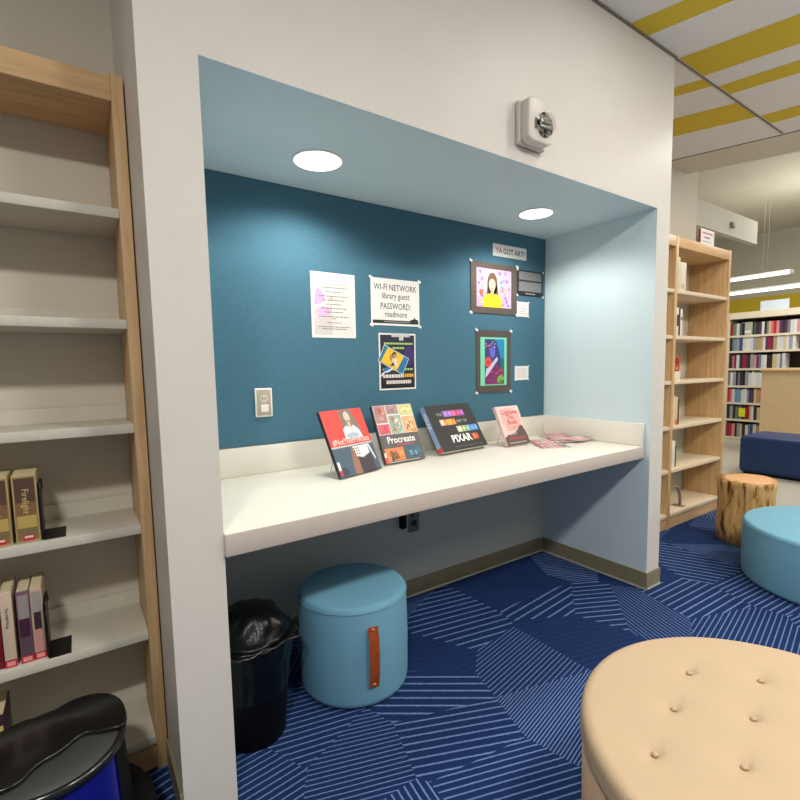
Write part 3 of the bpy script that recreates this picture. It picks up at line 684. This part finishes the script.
# wire arch bookend on bottom shelf and small one left bay
t = thing('bookend', 'bent grey metal arch bookend on bottom shelf of right bookcase', 'bookend', (3.45, .46, .1125))
MB().tube([(-.14, 0, .14)]+[(-.05+.11*math.cos(a), 0, .045+.125*math.sin(a)) for a in [PI*.62-k*PI*.62/8 for k in range(9)]]+[(.06, 0, .012)], .011, 10).build('arch', cm((142, 128, 104), .5), t, smooth=True)
MB().box(.03, .09, -.03, .05, 0, .003).build('foot_plate', cm((142, 128, 104), .5), t)
slim('small cream card box on top shelf of the left bay', 3.10, 1.7335, .06, .06, (232, 220, 196), [], 'box', 'box')
# sign on top of right case
t = thing('sign', 'small white tent sign with red print on top of right bookcase', 'sign', (3.57, .412, 2.0935+.001))
MB().box(0, .22, 0, .003, 0, .11).build('sheet', M['paper'], t); MB().box(-.003, -.0002, -.002, .012, 0, .105).build('side_panel', cm((150, 60, 60)), t)
MB().box(0, .22, .009, .012, 0, .11).build('rear_sheet', M['paper'], t)
mm = MB(); bars(mm, 0, .076, .03, .19, -.0006, (176, 84, 90), .013, rb); bars(mm, 0, .046, .06, .15, -.0006, (150, 70, 76), .012, rb); bars(mm, 0, .02, .03, .18, -.0006, (150, 140, 136), .006, rb); mm.build('text_lines', M['print'], t)
# sensor on the beam
t = thing('wall_sensor', 'small grey sensor on the beam beyond the right bookcase', 'sensor', (4.80, D, 2.475)); MB().box(-.03, .03, -.02, -.0005, -.025, .025).build('sensor_body', cm((130, 126, 112)), t, bevel=.004)

# ================================================================== poufs, stump, ottoman
def rounded(r, h, e=.02, e2=.03):
    p = [(0.002, 0.0), (r-e2, 0.0)]
    p += [(r-e2+e2*math.sin(a), e2-e2*math.cos(a)) for a in (PI/8, PI/4, 3*PI/8, PI/2)]
    p += [(r+.003, h*.5), (r, h-e)]
    p += [(r-e+e*math.cos(a), h-e+e*math.sin(a)) for a in (PI/8, PI/4, 3*PI/8, PI/2)]
    p += [(r*.7, h+.004), (r*.3, h+.006), (.002, h+.006)]
    return p
def pouf(label, x, y, r, h, strap=None):
    t = thing('pouf', label, 'pouf', (x, y, 0))
    MB().lathe(rounded(r, h-.006), 72).build('upholstery', M['pouf'], t, smooth=True)
    # piping where top meets side
    n = 72; zz = h-.006-.020
    MB().tube([((r+.001)*math.cos(2*PI*k/n), (r+.001)*math.sin(2*PI*k/n), zz) for k in range(n+1)], .0016, 6).build('seam', M['pouf'], t, smooth=True)
    if strap is not None:
        a = strap; T = Matrix.Rotation(a, 4, 'Z'); mm = MB(); mm.T = T
        zs = [.115, .125, .15, .19, .23, .27, .295, .305]; zs=[z*1.17-.046 for z in zs]; off = [.003, .004, .010, .014, .014, .010, .004, .003]
        vs = []; hw = .0185
        for z, o_ in zip(zs, off):
            for (dy, dx) in ((-hw, 0), (hw, 0), (hw, .003), (-hw, .003)): vs.append((r+.003+o_+dx, dy, z))
        fs = []
        for i in range(len(zs)-1):
            for k in range(4): fs.append((4*i+k, 4*i+(k+1) % 4, 4*i+4+(k+1) % 4, 4*i+4+k))
        fs += [(3, 2, 1, 0), (4*len(zs)-4, 4*len(zs)-3, 4*len(zs)-2, 4*len(zs)-1)]
        mm.add(vs, fs); s_ = mm.build('strap', M['leather'], t, smooth=False)
        for z in (zs[0]+.010, zs[-1]-.010):
            mm = MB(); mm.T = T @ Matrix.Translation((r+.0085, 0, z)) @ Matrix.Rotation(PI/2, 4, 'Y'); mm.lathe([(.0075, 0), (.006, .003), (.001, .004)], 14); mm.build('rivet', M['copper'], s_, smooth=True)
    return t
pouf('aqua fabric pouf with brown leather strap under the counter', .541, .290, .209, .388, math.radians(-100))
pouf('larger aqua fabric pouf beside the wooden stump', 3.02, -.60, .44, .33)

# stump
def rf(a, z):
    return 1+.05*math.sin(2*a+.6)+.035*math.sin(3*a+2)+.02*math.sin(7*a+z*6)+.01*math.sin(13*a)+.10*max(0, math.cos(a-2.45))**8
sm = bpy.data.materials.new('stump_side_wood'); sm.use_nodes = True; nt = sm.node_tree; b = nt.nodes['Principled BSDF']; b.inputs['Roughness'].default_value = .5
tc = nt.nodes.new('ShaderNodeTexCoord'); mp = nt.nodes.new('ShaderNodeMapping'); mp.inputs['Scale'].default_value = (30, 30, 7); nt.links.new(tc.outputs['Object'], mp.inputs[0])
n = nt.nodes.new('ShaderNodeTexNoise'); n.inputs['Scale'].default_value = 1.0; n.inputs['Detail'].default_value = 5; nt.links.new(mp.outputs[0], n.inputs['Vector'])
cr = nt.nodes.new('ShaderNodeValToRGB'); e = cr.color_ramp.elements; e[0].position = .33; e[0].color = (*lin((84, 50, 22)), 1); e[1].position = .62; e[1].color = (*lin((222, 182, 120)), 1)
k = e.new(.40); k.color = (*lin((160, 112, 56)), 1); k = e.new(.47); k.color = (*lin((206, 160, 96)), 1)
nt.links.new(n.outputs[0], cr.inputs[0]); nt.links.new(cr.outputs[0], b.inputs['Base Color'])
tm = bpy.data.materials.new('stump_top_wood'); tm.use_nodes = True; nt = tm.node_tree; b = nt.nodes['Principled BSDF']; b.inputs['Roughness'].default_value = .4
tc = nt.nodes.new('ShaderNodeTexCoord'); wv = nt.nodes.new('ShaderNodeTexWave'); wv.wave_type = 'RINGS'; wv.rings_direction = 'Z'; wv.inputs['Scale'].default_value = 22; wv.inputs['Distortion'].default_value = 2.5
nt.links.new(tc.outputs['Object'], wv.inputs['Vector']); cr = nt.nodes.new('ShaderNodeValToRGB'); e = cr.color_ramp.elements; e[0].color = (*lin((206, 150, 88)), 1); e[1].color = (*lin((226, 176, 116)), 1)
nt.links.new(wv.outputs[0], cr.inputs[0]); nt.links.new(cr.outputs[0], b.inputs['Base Color'])
t = thing('stump_table', 'polished tree stump side table with dark cracks, beside the right bookcase', 'side table', (3.42, -.015, 0))
MB().lathe([(.162, 0), (.167, .1), (.163, .22), (.165, .33), (.170, .40), (.173, .425), (.170, .428)], 72, rf=rf).build('trunk', sm, t, smooth=True)
MB().lathe([(.169, .4284), (.12, .4290), (.06, .4292), (.004, .4293)], 72, rf=rf).build('top', tm, t, smooth=True)

# tan ottoman
OX, OY, OR, OH = .882, -1.006, .424, .42
t = thing('ottoman', 'large round tan tufted ottoman in the right foreground', 'ottoman', (OX, OY, 0))
tufts = []
p0 = (.968, -.751); av = (.112, -.119); bv = (-.166, -.042)
for i in range(-6, 7):
    for j in range(-6, 7):
        x = p0[0]+i*av[0]+j*bv[0]; y_ = p0[1]+i*av[1]+j*bv[1]
        if math.hypot(x-OX, y_-OY) < OR-.07: tufts.append((x-OX, y_-OY))
def tz(x, y_):
    z = 0
    for (a, b_) in tufts:
        dx = x-a; dy = y_-b_; d2 = dx*dx+dy*dy
        z -= .007*math.exp(-d2/(2*.010**2))+.007*math.exp(-d2/(2*.032**2))
        z -= .0035*math.exp(-(dy*.9-dx*.1)**2/(2*.007**2))*math.exp(-dx*dx/(2*.028**2))
    return z
nr = 130; na = 220; vs = [(0, 0, OH+tz(0, 0))]; fs = []
for i in range(1, nr+1):
    r = (OR-.022)*i/nr
    for k in range(na):
        a = 2*PI*k/na; x = r*math.cos(a); y_ = r*math.sin(a); vs.append((x, y_, OH+.004*(1-(r/OR)**2)+tz(x, y_)))
rim = [(OR-.022+.022*math.sin(q), OH-.022+.022*math.cos(q)) for q in (PI/8, PI/4, 3*PI/8, PI/2)]+[(OR+.001, OH-.05)]
for (r, z) in rim:
    for k in range(na): a = 2*PI*k/na; vs.append((r*math.cos(a), r*math.sin(a), z))
for k in range(na): fs.append((0, 1+k, 1+(k+1) % na))
for i in range(nr-1+len(rim)):
    for k in range(na):
        a0 = 1+i*na+k; a1 = 1+i*na+(k+1) % na; fs.append((a0, a0+na, a1+na, a1))
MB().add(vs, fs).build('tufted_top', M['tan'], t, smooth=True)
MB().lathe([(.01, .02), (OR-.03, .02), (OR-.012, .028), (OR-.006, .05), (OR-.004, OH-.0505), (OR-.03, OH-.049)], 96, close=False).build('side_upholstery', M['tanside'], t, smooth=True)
MB().lathe([(.01, 0), (OR-.06, 0), (OR-.06, .0195), (.01, .0195)], 48, close=False).build('base_plinth', M['black'], t)
bl = []
for (a, b_) in tufts:
    mm = MB(); mm.T = Matrix.Translation((a, b_, OH-.0135+.003)); mm.lathe([(.0075, 0), (.0065, .0035), (.001, .0055)], 12)
    mm.build('button', M['tan'], t, smooth=True)

# ================================================================== bin and step stool
t = thing('waste_bin', 'black waste bin lined with a glossy black bag beside the column', 'bin', (.122, .235, 0))
MB().lathe([(.098, 0), (.103, .005), (.130, .335), (.134, .34), (.126, .339), (.10, .02), (.002, .02)], 40, close=False).build('bin_body', M['black'], t, smooth=True)
def bf(a, z): return 1+.02*math.sin(5*a+9*z)+.016*math.sin(11*a-20*z)+.01*math.sin(23*a)+(.05*math.sin(4*a+60*z)+.04*math.sin(9*a-90*z)+.02*math.sin(17*a+40*z))*max(0, min(1, (z-.352)/.03))
MB().lathe([(.120, .17), (.127, .26), (.136, .31), (.143, .343), (.144, .352), (.135, .354), (.124, .351), (.121, .362), (.116, .374), (.110, .388), (.102, .402), (.092, .416), (.078, .428), (.060, .436), (.035, .441), (.004, .442)], 72, rf=bf, close=False).build('bag', M['bag'], t, smooth=True)
n = 60
MB().tube([(.147*bf(2*PI*k/n, .48)*math.cos(2*PI*k/n), .147*bf(2*PI*k/n, .48)*math.sin(2*PI*k/n), .347+.006*math.sin(6*PI*k/n)) for k in range(n+1)], .0045, 6).build('bag_rim', mat('dark_bag_fold', (40, 38, 32), .25, spec=.6), t, smooth=True)

t = thing('step_stool', 'round blue library step stool with black rubber top and base', 'step stool', (-.410, .015, 0))
MB().lathe([(.004, .006), (.204, .006), (.212, .012), (.213, .08), (.208, .135), (.198, .150), (.175, .152), (.150, .150)], 64, close=False).build('base_step', M['black'], t, smooth=True)
MB().lathe([(.156, .146), (.146, .335), (.145, .345)], 64, close=False).build('drum', M['blue'], t, smooth=True)
mm = MB(); n = 16; vs = []
for (r, z) in ((.1595, .1525), (.1485, .333)):
    for k in range(n+1): a = -.55+1.3*k/n; vs.append((r*math.cos(a), r*math.sin(a), z))
mm.add(vs, [(k, k+1, n+2+k, n+1+k) for k in range(n)]); mm.build('black_side_panel', M['black'], t, smooth=True)
MB().lathe([(.145, .328), (.152, .331), (.155, .341), (.152, .351), (.146, .353), (.141, .350)], 64, close=False).build('bumper_ring', mat('black_rubber_gloss', (22, 22, 22), .2, spec=.7), t, smooth=True)
MB().lathe([(.144, .344), (.142, .3495), (.05, .3505), (.004, .3505)], 64, close=False).build('top_pad', mat('speckled_black_rubber', (58, 58, 54), .45, noise=.35, nscale=400, spec=.6), t, smooth=True)
# two-lobed glossy black cover lying on the back half
cp = [(.150, -.028), (.158, .02), (.150, .08), (.125, .125), (.085, .150), (.045, .152), (.018, .140), (-.013, .126), (-.05, .132), (-.09, .122), (-.14, .09), (-.165, .03), (-.15, -.04), (-.11, -.085), (-.079, -.095), (-.046, -.088), (-.018, -.055), (.022, -.038), (.066, -.006), (.105, -.020)]
pts = []
for i in range(len(cp)):
    p0_, p1_, p2_, p3_ = [Vector(cp[(i+k-1) % len(cp)]) for k in range(4)]
    for q_ in range(4):
        u = q_/4; v_ = .5*((2*p1_)+(p2_-p0_)*u+(2*p0_-5*p1_+4*p2_-p3_)*u*u+(3*p1_-p0_-3*p2_+p3_)*u**3); pts.append((v_.x, v_.y))
mm = MB(); mm.prism(pts, .3512, .3625)
o = mm.build('lobed_cover', mat('glossy_black_cover', (16, 16, 16), .22, spec=.6), t)
sb_ = o.modifiers.new('bevel', 'BEVEL'); sb_.width = .004; sb_.segments = 3
for p in o.data.polygons: p.use_smooth = True

# ================================================================== far zone
t = thing('bench', 'long navy upholstered bench behind the stump', 'bench', (5.95, -.3, 0))
MB().box(-.30, .30, -1.5, 1.16, .02, .42).build('cushion', M['navy'], t, bevel=.045, seg=4)
MB().box(-.26, .26, -1.45, 1.12, 0, .0199).build('plinth', M['black'], t)
t = thing('low_bookcase', 'low maple bookcase end panel behind the navy bench', 'bookcase', (7.25, .3, 0))
MB().box(-.25, -.22, -1.6, .83, 0, 1.09).build('end_panel', mat('tan_veneer', (212, 184, 142), .5, noise=.04, nscale=30), t)
MB().box(-.27, .25, -1.62, .85, 1.0905, 1.12).build('top_panel', M['mapleX'], t, bevel=.003)
MB().box(-.219, .25, -1.6, .83, 0, 1.09).build('shelf_body', M['maple'], t)
# far bookcase
t = thing('bookcase', 'white bookcase full of books against the far wall', 'bookcase', (8.0, 1.94, 0))
fs_z = [.075, .35, .605, .862, 1.122, 1.385, 1.615]
FM = mat('far_case_laminate', (226, 216, 192), .5)
for y in (0, -1.0, -2.0):
    MB().box(0, .32, y-.03 if y else -.035, y, 0, 1.86).build('side_panel', FM, t)
for z in fs_z: MB().box(.004, .31, -1.999+.0, -.036, z-.03, z).build('shelf', FM, t)
MB().box(-.01, .32, -2.03, .005, 1.8605, 1.955).build('top_panel', FM, t)
MB().box(.315, .33, -2.0, 0, 0, 1.86).build('back_panel', mat('far_case_back', (70, 60, 50), .8), t)
MB().box(.01, .02, -2.0, -.036, 0, .045).build('kick_board', FM, t)
pal = {'white': [(222, 222, 220), (206, 208, 212)], 'grey': [(120, 124, 130), (150, 152, 154)], 'red': [(176, 44, 48), (150, 30, 50)], 'black': [(34, 34, 40), (52, 44, 48)], 'blue': [(110, 150, 180), (60, 80, 130)], 'tan': [(206, 186, 140), (180, 150, 110)], 'purple': [(90, 50, 84), (70, 40, 70)], 'pink': [(214, 110, 120), (206, 140, 150)], 'green': [(80, 96, 80), (110, 130, 100)]}
protos = {}
def far_book(cn, shelf_name, y, z, wd, h_):
    key = (cn, round(wd, 3), round(h_, 2))
    lb = f'{cn} book standing on the {shelf_name} shelf of the far white bookcase'
    if key not in protos:
        me = MB().box(-.0, .17, 0, wd, 0, h_).build('book', cm(pal[cn][key.__hash__() % 1 + (1 if wd > .03 else 0)], .6)); o = me; protos[key] = o
    else:
        o = protos[key].copy(); COL.objects.link(o)
    o.location = (8.02, y, z+.001); tag(o, lb, 'book', f'{cn} books on the {shelf_name} far shelf')
plan = [('seventh', fs_z[0], 'red red pink black grey tan black white grey blue white tan tan', 1.4), ('sixth', fs_z[1], 'black grey black grey green grey black red red tan white black tan tan grey', 1.4), ('fifth', fs_z[2], 'red pink white blue blue blue white white blue purple purple tan tan pink', 1.4),
        ('fourth', fs_z[3], 'grey white grey black grey black black grey white white white white white white white white', 1.35), ('third', fs_z[4], 'black pink purple white black red purple black grey pink purple grey white white black black tan tan white grey white', 1.22),
        ('second', fs_z[5], 'black grey blue grey blue white white white white grey tan tan white purple red purple tan white white tan white grey white', 1.22), ('top', fs_z[6], 'red green white green black', 1.6), ('top', fs_z[6], 'green black purple white black grey tan pink red pink purple black purple grey white white pink red purple white grey', .9)]
for (nm, z, cols, yend) in plan:
    y = 1.90 if yend != .9 else 1.60
    for cn in cols.split():
        wd = rb.choice([.024, .034, .04, .03]); hh = {True: .18}.get(z > 1.6, rb.choice([.19, .20, .21]))
        y -= wd+.002
        if y < .85: break
        far_book(cn, nm, y, z, wd, hh)
t = thing('display_book', 'large pale green book facing out on the top far shelf', 'book', (8.03, 1.62, fs_z[6]+.001)); MB().box(0, .02, 0, .135, 0, .19).build('cover', cm((176, 180, 160)), t); MB().box(-.002, -.0005, .02, .11, .03, .07).build('title_label', cm((226, 226, 220)), t)
t = thing('shelf_note', 'bright yellow note on the sixth far shelf', 'note', (8.012, 1.655, fs_z[1]+.04)); MB().box(0, .004, 0, .085, 0, .13).build('sheet', cm((226, 226, 30)), t)
t = thing('sign', 'pale blank sign standing on top of the far white bookcase', 'sign', (8.05, 1.2, 1.9555)); MB().box(0, .01, 0, .34, 0, .14).build('sheet', cm((206, 220, 232)), t)
# linear lights
for (y0, y1, z, lb) in ((-1.5, 1.86, 2.315, 'upper'), (-1.5, 1.60, 2.112, 'lower')):
    y0 = .955 if lb == 'upper' else -1.2
    t = thing('linear_light', f'long thin white linear light, the {lb} one above the far bookcase', 'light', (7.2 if lb == 'upper' else 7.05, 0, z))
    MB().box(-.03, .03, y0, y1, 0, .03).build('diffuser', M['tube'], t)
    MB().box(-.034, .034, y0-.03, y0-.001, -.003, .045).build('end_cap', cm((150, 150, 140)), t)
    MB().box(-.034, .034, y0, y1, .0305, .05).build('housing', cm((220, 218, 208)), t)
    MB().tube([(0, 1.2, .05), (0, 1.2, 3.4-z-.001)], .0003, 4).build('suspension_cable', cm((226, 222, 210)), t)
